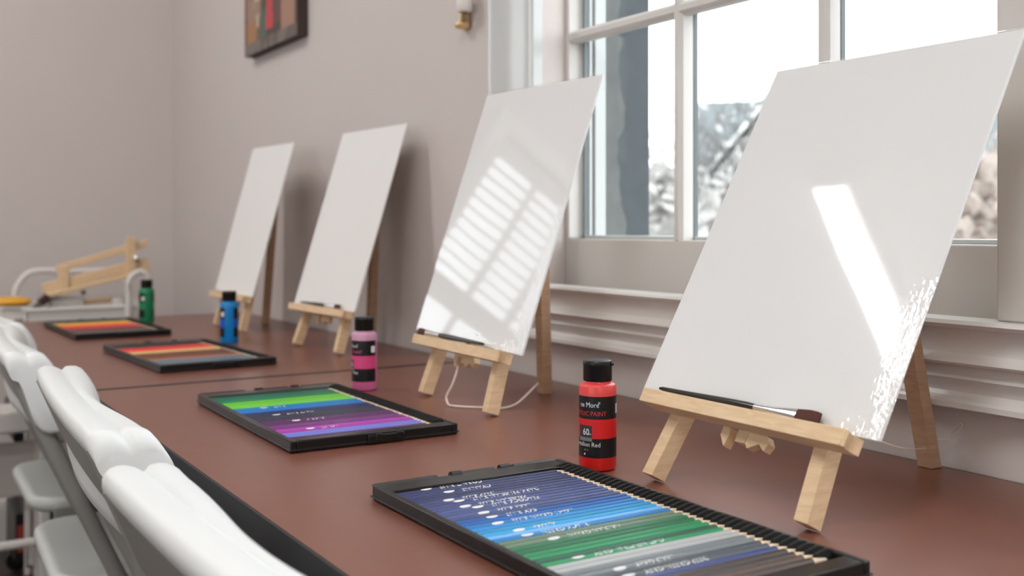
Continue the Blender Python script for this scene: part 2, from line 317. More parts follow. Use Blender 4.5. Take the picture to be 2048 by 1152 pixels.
# ------------------------------------------------------------------ easels and canvases
def easel(k, cx, cy, hc, yaw, th, Wd, H, roll, rear, label, clabel, ledge=(-.113, .120), film=False):
    yaw, th = R(yaw), R(th)
    U = Vector((math.sin(th), 0, math.cos(th))); N = Vector((-math.cos(th), 0, math.sin(th)))
    P = lambda s, t, o: Vector((0, -s, hc))+U*t+N*o
    B = Matrix(((0, U.x, N.x, 0), (-1, 0, 0, 0), (0, U.z, N.z, hc), (0, 0, 0, 1)))    # (s,t,o) -> local
    root = thing('tabletop_easel', label, 'easel', (cx, cy, TZ), yaw, 'small pine easels on the tables')
    tb = (-hc+.021*math.sin(th))/math.cos(th)+.0005
    top = H*.86
    for sgn in (-1, 1):
        vs = []
        for t, c in ((tb, .090), (top, .052)):
            for ds, o in ((-.007, -.004), (.007, -.004), (.007, -.021), (-.007, -.021)): vs.append((sgn*c+ds, t, o))
        MB().add(vs, [(0, 1, 2, 3), (7, 6, 5, 4), (0, 4, 5, 1), (1, 5, 6, 2), (2, 6, 7, 3), (3, 7, 4, 0)], B).build('front_leg', M_pine, root, bevel=.0007)
    # ledge with hollowed end grain on its right
    l0, l1 = ledge
    poly = [(l0, .018), (l1-.001, .018), (l1+.001, .015), (l1-.0025, .008), (l1-.002, .002), (l1+.0005, -.004), (l0, -.004)]
    MB().loft([[B @ Vector((s, t, o)) for s, o in poly] for t in (-.0140, -.0008)]).build('ledge', M_pine_x, root, bevel=.0006)
    MB().span((-.055, top-.02, -.017), (.055, top, -.004), B).build('top_rail', M_pine_x, root, bevel=.0007)
    MB().span((-.088, H*.38, -.0205), (.088, H*.38+.014, -.0215), B).build('cross_rail', M_pine_x, root)
    m = MB().span((-.006, -.024, -.018), (.006, top-.02, -.006), B)
    m.build('mast', M_pine, root, bevel=.0006)
    br = MB()
    br.prism([(-.021, -.014), (-.013, -.014), (-.011, -.020), (-.013, -.031), (-.021, -.022)], -.013, -.003, 2)
    br.prism([(.009, -.014), (.028, -.014), (.033, -.020), (.030, -.027), (.023, -.022), (.012, -.028), (.008, -.024)], -.013, -.004, 2)
    MB().add(br.v, br.f, B).build('ledge_bracket', M_pine, root, bevel=.0005)
    # rear prop leg
    inv = Matrix.Rotation(-yaw, 4, 'Z')
    rf = inv @ Vector((rear[0]-cx, rear[1]-cy, 0)); hp = P(0, top-.03, -.032)
    d = (hp-rf).normalized()
    lg = MB().bar(rf+d*.003, hp, .015, .016, (0, 1, 0))
    for i in range(4): v = lg.v[i]; lg.v[i] = (v[0], v[1], .0003)
    lg.build('rear_leg', wood_mat('darker pine', (.40, .25, .16), (.50, .33, .21), (14, 14, 90)) if 'darker pine' not in MATS else MATS['darker pine'], root, bevel=.0006)  # rear leg coloured darker and browner than the front legs
    MB().span((-.012, top-.04, -.034), (.012, top-.016, -.021), B).build('hinge', M_ferrule, root)
    # canvas board resting on the ledge: a thing of its own
    lift = abs(math.sin(R(roll)))*Wd/2
    c = thing('canvas_board', clabel, 'canvas', (cx, cy, TZ), yaw, 'blank white canvases on easels')
    BR = B @ Matrix.Translation((0, lift, 0)) @ Matrix.Rotation(R(roll), 4, 'Z')
    MB().span((-Wd/2, 0, -.0032), (Wd/2, H, 0), BR).build('board', mat('primed white canvas under wrap', (.775, .78, .785), .75, .25, bump=.12, bscale=900) if film else M_canvas, c, bevel=.0008)
    MB().span((-Wd/2+.004, .004, -.0038), (Wd/2-.004, H-.004, -.0033), BR).build('backing_paper', mat('backing paper', (.55, .50, .44), .8), c)
    if film:
        rnd = random.Random(k); nx, ny = 190, 280; vs = []; fs = []
        from mathutils import noise as mn
        for j in range(ny+1):
            for i in range(nx+1):
                q_ = i/nx; q_ = q_*1.75 if q_ < .48 else .84+(q_-.48)/.52*.16      # finer towards the crinkled edge
                s = -Wd/2-.001+(Wd+.0035)*q_; t = -.0005+(H+.003)*j/ny
                er = max(0, (s-(Wd/2-.030))/.030); et = max(0, (.03-t)/.03)*.5*max(0, (s+.02)/(Wd/2)); eu = max(0, (t-(H-.012))/.012)*.6
                en = max(er*er*max(.12, 1.15-t/(H*.50)), et, eu)
                n = mn.noise(Vector((s*420, t*260, k*3.1)))*(1 if mn.noise(Vector((s*60, t*40, k*1.7))) > .05 else .15)+.5*mn.noise(Vector((s*700, t*480, k*5.7)))
                nb = mn.noise(Vector((s*9, t*7, k*2.3)))
                o = .0010+.00036*en*max(n, -.5)+.00010*nb
                if t > H: o -= (t-H)*.8
                vs.append((s, t, o))
        for j in range(ny):
            for i in range(nx): a = j*(nx+1)+i; fs.append((a, a+1, a+nx+2, a+nx+1))
        MB().add(vs, fs, BR).build('plastic_wrap', M_film, c, smooth=80)
    return root, P, yaw
E1, P1, _ = easel(1, .627, .635, .0735, -.5, 29.3, .272, .3625, 0, (.866, .632), 'nearest pine easel, in front of the window with the big canvas', 'largest looking blank canvas, nearest the camera, wrapped in shiny plastic with a strip of glare', film=True)
E2, P2, _ = easel(2, .662, 1.174, .0780, -1.6, 17.9, .290, .353, -1.4, (.800, 1.192), 'second pine easel from the camera, with a white cord looped round its legs', 'second blank canvas from the camera, its plastic wrap reflecting window blinds', film=True)
E3_, P3, _ = easel(3, .735, 1.839, .0785, 3.3, 17.4, .260, .356, 0, (.852, 1.882), 'third pine easel from the camera, behind the pink paint bottle', 'third blank canvas from the camera, plain and leaning before a dark wall shadow')
E4, P4, _ = easel(4, .717, 2.331, .0780, 1.0, 15.2, .265, .349, -.8, (.818, 2.405), 'farthest pine easel, half hidden by the blue paint bottle', 'farthest and smallest looking blank canvas, above the blue paint bottle')

def brush(root_e, P, yaw, s0, s1, flip, label, flat=.0062):
    # lies on the ledge against the canvas; s0..s1 along the ledge, bristles at s1 unless flipped
    t = thing('paint_brush', label, 'paint brush', root_e.location, yaw, 'brushes on the easel ledges')
    L = s1-s0; sg = -1 if flip else 1; b0 = s1 if flip else s0
    X = lambda q: b0+sg*L*q
    def pt(q, h=0): return P(X(q), .0042+h, .0070)
    prof = [(0, .0012), (.02, .0019), (.2, .0024), (.45, .0034), (.58, .0036), (.645, .0030)]
    MB().tube([pt(q) for q, r in prof], [r for q, r in prof], 12).build('handle', M_handle, t)
    f = MB(); loops = []
    for q, rx, ry in ((.64, .0031, .0031), (.70, .0031, .0031), (.74, .0033, .0029), (.875, flat, .0017)):
        c = pt(q); loops.append([c+(P(0, 1, 0)-P(0, 0, 0))*(rx*math.sin(2*math.pi*i/14))+(P(0, 0, 1)-P(0, 0, 0))*(ry*math.cos(2*math.pi*i/14)) for i in range(14)])
    f.loft(loops).build('ferrule', M_ferrule, t)
    loops = []
    for q, rx, ry, sh in ((.872, flat*.96, .0017, 0), (.94, flat*1.15, .0021, 0), (.98, flat*1.14, .0015, -.0002), (1, flat*1.08, .0009, -.0006)):
        c = pt(q, sh); loops.append([c+(P(0, 1, 0)-P(0, 0, 0))*(rx*math.sin(2*math.pi*i/14))+(P(0, 0, 1)-P(0, 0, 0))*(ry*math.cos(2*math.pi*i/14)) for i in range(14)])
    MB().loft(loops).build('bristles', M_bristle, t)
brush(E1, P1, R(-.5), -.105, .084, False, 'black handled brush with square dark red bristles on the nearest easel ledge')
brush(E2, P2, R(-1.6), -.125, .064, True, 'black handled brush with bristles pointing left on the second easel ledge', .0045)
brush(E3_, P3, R(3.3), -.085, .085, False, 'dark brush on the ledge of the third easel', .0045)

# cords tied to the easels
M = MB(); pts = [ray_at(916, 728, 0, .664), ray_at(914, 742, 0, .655), ray_at(905, 768, 0, .648), ray_at(894, 790, 0, .643), ray_at(894, 803, 0, .641), ray_at(903, 814, 0, .640), ray_at(930, 817, 0, .650), ray_at(975, 818, 0, .671), ray_at(1010, 816, 0, .688), ray_at(1035, 806, 0, .712), ray_at(1058, 785, 0, .745), ray_at(1076, 767, 0, .782)]
def smoothpath(p, n=5):
    out = []
    for i in range(len(p)-1):
        a, b, c, d = p[max(i-1, 0)], p[i], p[i+1], p[min(i+2, len(p)-1)]
        for k in range(n):
            t = k/n; out.append(.5*((2*b)+(c-a)*t+(2*a-5*b+4*c-d)*t*t+(3*b-a-3*c+d)*t**3))
    return out+[p[-1]]
pts = smoothpath(pts)
for p in pts: p.z = max(p.z, TZ+.0016)
tag(M.tube(pts, .0014, 8).build('cord', M_cord), 'off-white cord looping from under the second easel ledge to its rear leg', 'cord', None)
a = Vector((.640, .5185, TZ+.072)); b = Vector((.858, .630, TZ+.019))
tag(MB().tube([a.lerp(b, i/8)-Vector((0, 0, .004*math.sin(math.pi*i/8))) for i in range(9)], .0005, 6).build('string', M_cord), 'thin pale string stretched to the rear leg of the nearest easel', 'string')
ft = MB(); q0 = ray_at(1888, 872, 0, .876); q1 = ray_at(1922, 846, 0, .872); q2 = ray_at(1925, 852, 0, .878)
tag(MB().tube(smoothpath([ray_at(1822, 866, 0, .868), ray_at(1838, 871, 0, .872), ray_at(1890, 880, 0, .880), ray_at(1905, 862, 0, .879), ray_at(1921, 846, 0, .877), ray_at(1921, 858, 0, .879), ray_at(1895, 882, 0, .880)]), .0006, 6).build('string', M_cord), 'loose curled string end against the wall behind the nearest easel', 'string')

# ------------------------------------------------------------------ paint bottles
def bottle(x, y, rot, name_l, col, band, shoulder, full):
    """rot: turn of the label, degrees, relative to the one whose label faces the camera"""
    t = thing('paint_bottle', name_l, 'paint bottle', (x, y, TZ), 0, 'small acrylic paint bottles')
    Rr = .0177; phi = math.atan2(-y, -x)+R(rot)
    mb = mat('paint '+name_l, col, .3, .5, noise=.04, nscale=90)
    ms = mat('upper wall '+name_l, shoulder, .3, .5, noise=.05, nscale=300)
    MB().lathe([(0, .0002), (Rr-.003, .0002), (Rr-.0008, .0012), (Rr, .0035), (Rr, .0700)]).build('body', mb, t)
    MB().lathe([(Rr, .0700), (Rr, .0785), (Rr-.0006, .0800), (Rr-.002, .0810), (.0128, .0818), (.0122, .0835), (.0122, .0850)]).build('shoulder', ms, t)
    MB().lathe([(.0122, .0832), (.0134, .0834), (.0137, .0840), (.0137, .0975), (.0139, .0978), (.0139, .1012), (.0132, .1024), (.012, .1028), (0, .1028)]).lathe([(0, .0832), (.0122, .0832)]).build('cap', M_cap, t)
    a = phi+math.pi/2*1.0; MB().box((.0141*math.cos(phi+1.2), .0141*math.sin(phi+1.2), .0995), (.003, .004, .003)).build('thumb_tab', M_cap, t, bevel=.0008)
    a0, a1 = phi+R(-205), phi+R(96)
    for z0, z1, mm, nm in ((.0130, .0310, M_label, 'label_band'), (.0310, .0490, mat('band '+name_l, band, .35, .5), 'label_band'), (.0490, .0702, M_label, 'label_band')):
        MB().lathe([(Rr+.00012, z0), (Rr+.00012, z1)], 72, a0, a1).build(nm, mm, t)
    def put(txt, size, right_deg, z, mm, squeeze=1.0, name='lettering'):
        vs, fs = text_mesh(txt, size, .00010 if txt == '60' else 0); w_ = max(v[0] for v in vs)
        out = []
        for v in vs:
            ang = phi+R(right_deg)+(v[0]-w_)*squeeze/Rr
            rr = Rr+.00030; out.append((rr*math.cos(ang), rr*math.sin(ang), z+v[1]))
        MB().add(out, fs).build(name, mm, t, smooth=0)
    def patch(d0, d1, z0, z1, mm, off=.0002, nm='print_mark'):
        MB().lathe([(Rr+off, z0), (Rr+off, z1)], 16, phi+R(d0), phi+R(d1)).build(nm, mm, t)
    red = mat('lettering '+name_l, tuple(min(1, c*1.0+.02) for c in band), .5)
    put('ne More', .0068, 4, .0602, M_print, .86); put('®', .0032, 8, .0632, M_print, .9)
    put('ACRYLIC PAINT', .0060, 27, .0523, red, .90)
    patch(-68, -17, .0284, .0432, mat('grey print box', (.03, .03, .033), .4), .00016); patch(-68, -17, .0284, .0318, mat('grey print line', (.16, .16, .17), .4))
    put('60', .0086, -26, .0342, M_print, .85); put('ML', .0022, -19, .0345, M_print, .9)
    put('Vermilion Red' if full == 'red' else 'Pink' if full == 'pink' else full.title(), .0060, 8, .0235, M_print, .90)
    put('60 ml', .0026, -30, .0196, mat('grey print', (.3, .3, .3), .5), .8); patch(-44, -40, .0155, .0172, M_print)
    patch(69, 92, .0535, .0625, M_print)
    return t
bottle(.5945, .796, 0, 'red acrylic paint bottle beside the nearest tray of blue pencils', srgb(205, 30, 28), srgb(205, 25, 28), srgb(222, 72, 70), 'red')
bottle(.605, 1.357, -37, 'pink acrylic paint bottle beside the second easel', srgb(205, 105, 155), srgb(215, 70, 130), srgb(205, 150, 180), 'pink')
bottle(.622, 2.044, -126, 'bright blue paint bottle in front of the farthest easel', srgb(0, 128, 205), srgb(20, 90, 190), srgb(0, 130, 206), 'blue')
bottle(.590, 2.597, -109, 'green paint bottle beside the farthest pencil tray', srgb(16, 125, 82), srgb(16, 125, 82), srgb(16, 128, 84), 'green')

# ------------------------------------------------------------------ pencil trays and pencils
NP, PITCH = 40, .00755
def make_tray(label):
    t = thing('pencil_tray', label, 'pencil tray', (0, 0, TZ), 0, 'open black pencil trays')
    # local: x from -.0955..+.0955 (tips at +x), y -.1765..+.1765
    hx, hy = .0955, .1765
    b = MB().span((-hx+.003, -hy+.003, .0004), (hx-.003, hy-.003, .004))
    b.build('base', M_black, t)
    r = MB(); r.span((-hx, -hy, .0004), (-hx+.006, hy, .0125)).span((hx-.006, -hy, .0004), (hx, hy, .0125)).span((-hx+.006, -hy, .0004), (hx-.006, -hy+.016, .0125)).span((-hx+.006, hy-.026, .0004), (hx-.006, hy, .0118))
    r.build('rim', M_black, t, bevel=.0012)
    MB().span((-hx-.0015, -hy-.0005, .0030), (hx+.0015, hy+.0005, .0042)).build('seam_lip', mat('black plastic seam', (.02, .02, .02), .3), t)
    # ridged comb that holds the tips
    c = MB()
    for i in range(NP+1):
        y = -.1475+(i)*PITCH; x = .0838
        c.loft([[(x-.008, y-.0034, .004), (x-.008, y+.0034, .004), (x-.008, y+.0012, .0122), (x-.008, y-.0012, .0122)], [(x+.002, y-.0034, .004), (x+.002, y+.0034, .004), (x+.002, y+.0014, .0142), (x+.002, y-.0014, .0142)], [(x+.008, y-.0034, .004), (x+.008, y+.0034, .004), (x+.008, y+.0014, .0128), (x+.008, y-.0014, .0128)]])
    c.build('tip_comb', mat('matte black foam', (.010, .010, .010), .6, .3, bump=.5, bscale=900), t, smooth=20)
    for y0 in (-.020, .030):
        h = MB().span((y0, hy-.004, .002), (y0+.012, hy+.006, .010)).tube([(y0+.001, hy+.003, .0095), (y0+.011, hy+.003, .0095)], .0042, 12)
        h.build('hinge_knuckle', M_black, t)
    for a, e in ((-hx+.004, -.032), (-.018, .026), (.046, hx-.004)):
        MB().prism([(hy-.006, .0095), (hy+.004, .0125), (hy+.010, .0105), (hy+.010, .0092), (hy-.004, .0070)], a, e, 0).build('lid_flap', mat('grey black lid plastic', (.022, .024, .023), .3), t, bevel=.0006)
    k = MB().span((-.012, -hy-.003, .001), (.030, -hy+.002, .0105)); k.span((-.004, -hy-.004, .003), (.004, -hy-.001, .0115)).span((.020, -hy-.004, .003), (.028, -hy-.001, .0115))
    k.build('clasp', M_black, t, bevel=.001)
    return t
tray0 = make_tray('nearest black pencil tray, holding blue, green and grey pencils')
TR = [((.4605, .6265, TZ), 0), ((.4670, 1.1845, TZ), R(-.6)), ((.4870, 1.853, TZ), R(3.0)), ((.4640, 2.434, TZ), R(1.6))]
tl = ['', 'second black pencil tray from the camera, holding green, blue and purple pencils', 'third black pencil tray from the camera, holding red, cream and brown pencils', 'farthest black pencil tray, holding yellow and red pencils beside the green bottle']
trays = [tray0]; tray0.location = TR[0][0]; tray0.rotation_euler.z = TR[0][1]
for i in (1, 2, 3): trays.append(dup(tray0, TR[i][0], TR[i][1], tl[i]))

C = {'navy': (38, 46, 92), 'slate blue': (56, 66, 118), 'indigo': (62, 78, 130), 'royal blue': (0, 88, 170), 'cerulean': (10, 120, 188), 'sky blue': (28, 150, 205), 'pale blue': (95, 160, 215),
     'olive green': (88, 112, 92), 'viridian': (10, 98, 60), 'emerald': (10, 128, 78), 'deep green': (8, 78, 56), 'light grey': (165, 168, 168), 'grey': (118, 126, 132), 'dark grey': (74, 82, 92), 'steel blue': (48, 62, 122),
     'umber': (62, 50, 46), 'brown': (80, 60, 52), 'teal': (12, 110, 95), 'lime green': (105, 195, 55), 'charcoal': (48, 50, 70), 'dark purple': (85, 40, 92), 'purple': (112, 50, 118), 'magenta': (170, 60, 170), 'periwinkle': (122, 130, 220),
     'black': (28, 26, 28), 'red': (215, 45, 58), 'orange red': (235, 92, 66), 'cream': (228, 196, 128), 'tan brown': (128, 82, 62), 'dark brown': (98, 62, 48), 'blue grey': (108, 128, 142), 'mustard yellow': (218, 165, 38), 'orange': (240, 112, 52), 'crimson': (200, 42, 62), 'maroon': (110, 66, 66), 'dark green': (38, 84, 70)}
SETS = [  # far -> near
 [('navy', 5), ('slate blue', 4), ('indigo', 4), ('royal blue', 2), ('cerulean', 2), ('sky blue', 2), ('pale blue', 1), ('cerulean', 1), ('olive green', 2), ('viridian', 2), ('emerald', 2), ('deep green', 1), ('emerald', 1), ('light grey', 2), ('grey', 2), ('dark grey', 2), ('steel blue', 1), ('umber', 2), ('brown', 2)],
 [('deep green', 2), ('teal', 2), ('emerald', 3), ('lime green', 6), ('sky blue', 1), ('cerulean', 3), ('royal blue', 1), ('navy', 3), ('charcoal', 5), ('dark purple', 4), ('purple', 3), ('magenta', 3), ('periwinkle', 3), ('dark purple', 1)],
 [('black', 3), ('dark brown', 3), ('red', 5), ('orange red', 3), ('cream', 4), ('tan brown', 4), ('dark brown', 3), ('tan brown', 5), ('orange', 1), ('grey', 4), ('blue grey', 5)],
 [('dark green', 3), ('steel blue', 2), ('mustard yellow', 8), ('orange', 5), ('crimson', 8), ('maroon', 7), ('dark brown', 4), ('grey', 3)]]
WORDS = {0: 'COBALT BLUE', 2: 'CYANINE', 5: 'DEEP BLUE', 6: 'DARK PRUSSIAN BLUE', 8: 'PRUSSIAN BLUE', 9: 'PEACOCK BLUE', 11: 'LAKE BLUE', 13: 'SKY BLUE', 15: 'LIGHT GREEN BLUE', 18: 'AZURE', 20: 'BLACK GREEN', 22: 'VIRIDIAN GREEN', 28: 'LIGHT NEUTRAL GREY', 32: 'LEAD GREY', 34: 'DEEP GREEN GREY'}
WORDS2 = {14: 'BLUE', 21: 'NAVY BLUE', 27: 'PURPLE', 34: 'VIOLET'}
ORD = 'first second third fourth fifth sixth seventh eighth ninth tenth eleventh twelfth thirteenth fourteenth fifteenth sixteenth seventeenth eighteenth nineteenth'.split()
def ordinal(n):
    if n <= 19: return ORD[n-1]
    t, u = divmod(n, 10); return {2: ('twentieth', 'twenty'), 3: ('thirtieth', 'thirty'), 4: ('fortieth', 'forty')}[t][0 if u == 0 else 1]+('' if u == 0 else '-'+ORD[u-1])
TN = ['nearest', 'second', 'third', 'farthest']
PL = .158                                            # barrel length
hexa = [((.00355+.00015*math.cos(6*R(20*i+30)))*math.cos(R(20*i+30)), (.00355+.00015*math.cos(6*R(20*i+30)))*math.sin(R(20*i+30))) for i in range(18)]     # softly rounded hexagon
barrel_me = {}
def pencil_mat(cname):
    n = 'pencil '+cname
    if n in MATS: return MATS[n]
    m = mat(n, srgb(*C[cname]), .30, .36); nt = m.node_tree; oi = nt.nodes.new('ShaderNodeObjectInfo'); mr = nt.nodes.new('ShaderNodeMapRange')
    mr.inputs['To Min'].default_value = .72; mr.inputs['To Max'].default_value = 1.22; nt.links.new(oi.outputs['Random'], mr.inputs['Value'])      # each lacquer batch differs a little
    sc_ = nt.nodes.new('ShaderNodeVectorMath'); sc_.operation = 'SCALE'; sc_.inputs[0].default_value = srgb(*C[cname]); nt.links.new(mr.outputs[0], sc_.inputs['Scale'])
    nt.links.new(sc_.outputs[0], nt.nodes['Principled BSDF'].inputs['Base Color']); return m
def pencil(ti, idx, cname):
    tr = trays[ti]; y = -.1475+.1475*2-(idx+.5)*(.302/NP)-.0
    y = .1485-(idx+.5)*(.302/NP)
    M = Matrix.Translation(TR[ti][0]) @ Matrix.Rotation(TR[ti][1], 4, 'Z')
    jit = random.uniform(-.0012, .0012)
    p = thing('colored_pencil', '%s pencil, %s from the far end of the %s black tray' % (cname, ordinal(idx+1), TN[ti]), 'pencil', M @ Vector((-.0885+jit, y, .0078)), TR[ti][1], 'coloured pencils in the %s tray' % TN[ti])
    key = cname
    m = pencil_mat(cname)
    if key not in barrel_me:
        o = MB().loft([[(x, a, b) for a, b in hexa] for x in (0, PL)]).build('barrel', m, p, smooth=50)
        t = MB().loft([[(x, .0034*s*math.cos(R(30*i)), .0034*s*math.sin(R(30*i))) for i in range(12)] for x, s in ((PL-.0005, 1), (PL+.0140, .34))]).build('sharpened_tip', M_tip, p)
        l = MB().loft([[(x, .0012*s*math.cos(R(30*i)), .0012*s*math.sin(R(30*i))) for i in range(12)] for x, s in ((PL+.0138, 1), (PL+.0175, .15))]).build('lead', m, p)
        barrel_me[key] = (o, t, l)
    else:
        for s in barrel_me[key]:
            c = s.copy(); S.collection.objects.link(c); c.parent = p
    word = (WORDS, WORDS2, {}, {})[ti].get(idx)
    if word:
        st = .020+(.012*((idx*7) % 5)/4)
        vs, fs = text_mesh(word, .0064, .00014); wd = max(v[0] for v in vs)
        tw = .42+.5*(((idx*5) % 7)/7-.5)                # turned a little towards the room
        def onb(x, y): an = y/.0037-tw; return (x, .00378*math.sin(an), .00378*math.cos(an))
        out = [onb(st+.020+wd-v[0], .0022-v[1]*.95) for v in vs]
        k = MB().add(out, fs)
        ov = [onb(st+.0075+.0052*math.cos(2*math.pi*i/20)*q, .0015*math.sin(2*math.pi*i/20)*q) for q in (1, .5, .02) for i in range(20)]
        k.add(ov, [(a*20+i, a*20+(i+1) % 20, a*20+20+(i+1) % 20, a*20+20+i) for a in (0, 1) for i in range(20)])
        k.build('imprint', M_print, p, smooth=0)
for ti, st in enumerate(SETS):
    i = 0
    for cn, n in st:
        for _ in range(n):
            if i < NP: pencil(ti, i, cn); i += 1

# ------------------------------------------------------------------ folding chairs
def make_chair(label):
    t = thing('folding_chair', label, 'chair', (0, 0, 0), 0, 'white folding chairs along the tables')
    HW = .245; lean = .42
    sstep = lambda e0, e1, v: (lambda q: q*q*(3-2*q))(max(0, min(1, (v-e0)/(e1-e0))))
    def sec(s):
        a = abs(s)/HW
        rc = .018; q = max(0, (abs(s)-(HW-rc))/rc); sh = rc-rc*math.sqrt(max(0, 1-q*q))
        rb = .008; q = max(0, (abs(s)-(HW-rb))/rb); zb = .684+rb-rb*math.sqrt(max(0, 1-q*q))*1.0
        r = .0180; pts = []
        for k in range(10):                       # rolled rear bead along the top edge
            an = R(200-k*17.5); pts.append((r+r*math.cos(an), .800-r+r*math.sin(an)))
        g = pts[-1]; ff = .009*sstep(.05, .75, a)
        pts.append((g[0]+.0008, g[1]-.0008))      # moulded groove
        tab = .0025*sstep(.80, .93, a)
        for x, z in ((.0040, .0010), (.0075, .0016), (.0110, .0006), (.0150, -.0028), (.0180, -.0080), (.0195, -.0150), (.0195, -.0240)):
            pts.append((g[0]+x*(.75+.25*a)+ff*min(1, (x/.012)), g[1]+z+tab*(1 if x < .016 else 0)))
        fx = pts[-1][0]
        pts += [(fx-.003, .755), (fx-.008, .735), (fx-.010, .715), (fx-.009, .702), (fx-.011, zb+.006), (fx-.018, zb), (.016, zb), (.008, zb+.004), (.004, zb+.014), (.004, .712), (.006, .735), (.008, .760), (.0075, .772)]
        out = []
        for x, z in pts:
            z -= sh*max(0, (z-.70)/.1); z = max(z, zb)
            low = sstep(.74, .70, z)*.012*(1-a*a)
            out.append((x-low-(z-.80)*lean+.005*a*a, s, z))
        return out
    fl = MB(); L = []
    for k in range(21):
        y = -.222+.444*k/20; a = abs(y)/HW; q = [(-.0035, .7790), (.0035, .7815), (.0035, .7300), (-.0035, .7275)]
        L.append([Vector((x+.0035-(z-.80)*lean+.005*a*a, y, z)) for x, z in q])
    fl.loft(L).build('back_frame', M_steel, t, smooth=40)
    n = 40; base = [-HW+2*HW*i/n for i in range(n+1)]
    st = sorted(set([round(v, 5) for v in base+[-HW+.001, -HW+.003, -HW+.007, -HW+.012, HW-.001, HW-.003, HW-.007, HW-.012]]))
    MB().loft([sec(s) for s in st]).build('backrest', M_chair, t, smooth=60)
    # seat: rounded slab with a raised lip
    loops = []
    def rr(hw_f, hw_r, x0, x1, rad, z, n=8):
        P = []
        for (cx, cy, a0) in ((x1-rad, hw_f-rad, 0), (x0+rad, hw_r-rad, 90), (x0+rad, -hw_r+rad, 180), (x1-rad, -hw_f+rad, 270)):
            for k in range(n+1): an = R(a0+90*k/n); P.append((cx+rad*math.cos(an), cy+rad*math.sin(an), z))
        return P
    for ins, z in ((.012, .432), (.002, .438), (0, .448), (.002, .457), (.008, .461), (.016, .461), (.024, .4585), (.06, .4565), (.12, .456)):
        loops.append(rr(.200-ins, .190-ins, .080+ins, .475-ins, max(.02, .065-ins), z))
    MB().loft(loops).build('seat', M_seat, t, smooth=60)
    for sy in (-1, 1):
        MB().loft([[Vector(p)+Vector((.0125*math.cos(R(30*i)), .0075*math.sin(R(30*i)), 0)) for i in range(12)] for p in ((.023, sy*.228, .782), (.052, sy*.228, .712), (.16, sy*.218, .47), (.47, sy*.206, .012))]).build('front_leg', M_steel, t)
        MB().tube([(.36, sy*.178, .44), (.03, sy*.178, .012)], .0115, 12).build('rear_leg', M_steel, t)
        MB().bar((.12, sy*.186, .432), (.42, sy*.186, .432), .014, .020).build('seat_rail', M_steel, t)
        MB().box((.47, sy*.206, .008), (.034, .030, .016)).box((.03, sy*.178, .008), (.034, .028, .016)).build('foot_cap', M_cap, t, bevel=.003)
    MB().tube([(.40, -.206, .11), (.40, .206, .11)], .008, 8).tube([(.075, -.178, .07), (.075, .178, .07)], .008, 8).build('stretcher', M_steel, t)
    return t
ch = make_chair('nearest white folding chair, its back cut off by the lower picture edge')
ch.location = (.143, .544, 0); ch.rotation_euler.z = R(2)
dup(ch, (.162, 1.155, 0), R(-2.9), 'second white folding chair from the camera, opposite the pink paint bottle')
dup(ch, (.166, 1.795, 0), R(-2.5), 'third white folding chair, its back at the left picture edge below the far pencil tray')
dup(ch, (.195, 2.300, 0), R(-1), 'farthest white folding chair, only its seat and legs seen below the third chair back')

# ------------------------------------------------------------------ cart at the end of the tables
ct = thing('utility_cart', 'white metal utility cart standing beyond the far table end', 'cart', (.533, 3.12, 0))
def tray_mb(z, h):
    m = MB(); a, b = .160, .150
    m.span((-a, -b, z), (a, b, z+.004)); m.span((-a, -b, z), (-a+.003, b, z+h)).span((a-.003, -b, z), (a, b, z+h)).span((-a, -b, z), (a, -b+.003, z+h)).span((-a, b-.003, z), (a, b, z+h))
    m.tube([(-a, -b, z+h), (a, -b, z+h), (a, b, z+h), (-a, b, z+h), (-a, -b, z+h)], .006, 8); return m
for z, h in ((.68, .072), (.40, .075), (.085, .06)): tray_mb(z, h).build('tray', M_enamel, ct)
x = .154
hl, hr2 = ray_at(257, 590, 1, 2.962), ray_at(294, 590, 1, 2.962); hl.x -= .533; hr2.x -= .533
p = [(hl.x, -.158, .06), (hl.x, -.158, .76), (hl.x, -.158, .79), (hl.x, -.158, .812), (hl.x+.006, -.158, .832), (hl.x+.022, -.158, .845), (hr2.x-.012, -.158, .846), (hr2.x-.002, -.158, .838), (hr2.x, -.158, .820), (hr2.x, -.158, .79), (hr2.x, -.158, .76), (hr2.x, -.158, .06)]
MB().tube(smoothpath([Vector(q) for q in p], 4), .0085, 10).build('handle_frame', M_enamel, ct)
MB().tube([(x, .13, .06), (x, .13, .752)], .0095, 10).build('post', M_enamel, ct)
MB().tube(smoothpath([Vector(q) for q in ((-x, .13, .06), (-x, .13, .73), (-x, .13, .76), (-x+.004, .13, .80), (-x+.045, .13, .842), (0, .13, .840), (.10, .13, .838), (x-.01, .13, .80), (x, .13, .74))], 5), .0095, 10).build('push_bar', M_enamel, ct)
MB().tube([(-x, -.13, .06), (-x, -.13, .752)], .0095, 10).build('post', M_enamel, ct)
for sx in (-1, 1):
    for sy in (-1, 1): MB().lathe([(0, -.012), (.026, -.012), (.03, -.008), (.03, .008), (.026, .012), (0, .012)], 20).build('caster', M_cap, ct, M=Matrix.Translation((sx*.15, sy*.125, .031)) @ Matrix.Rotation(R(90), 4, 'X'))

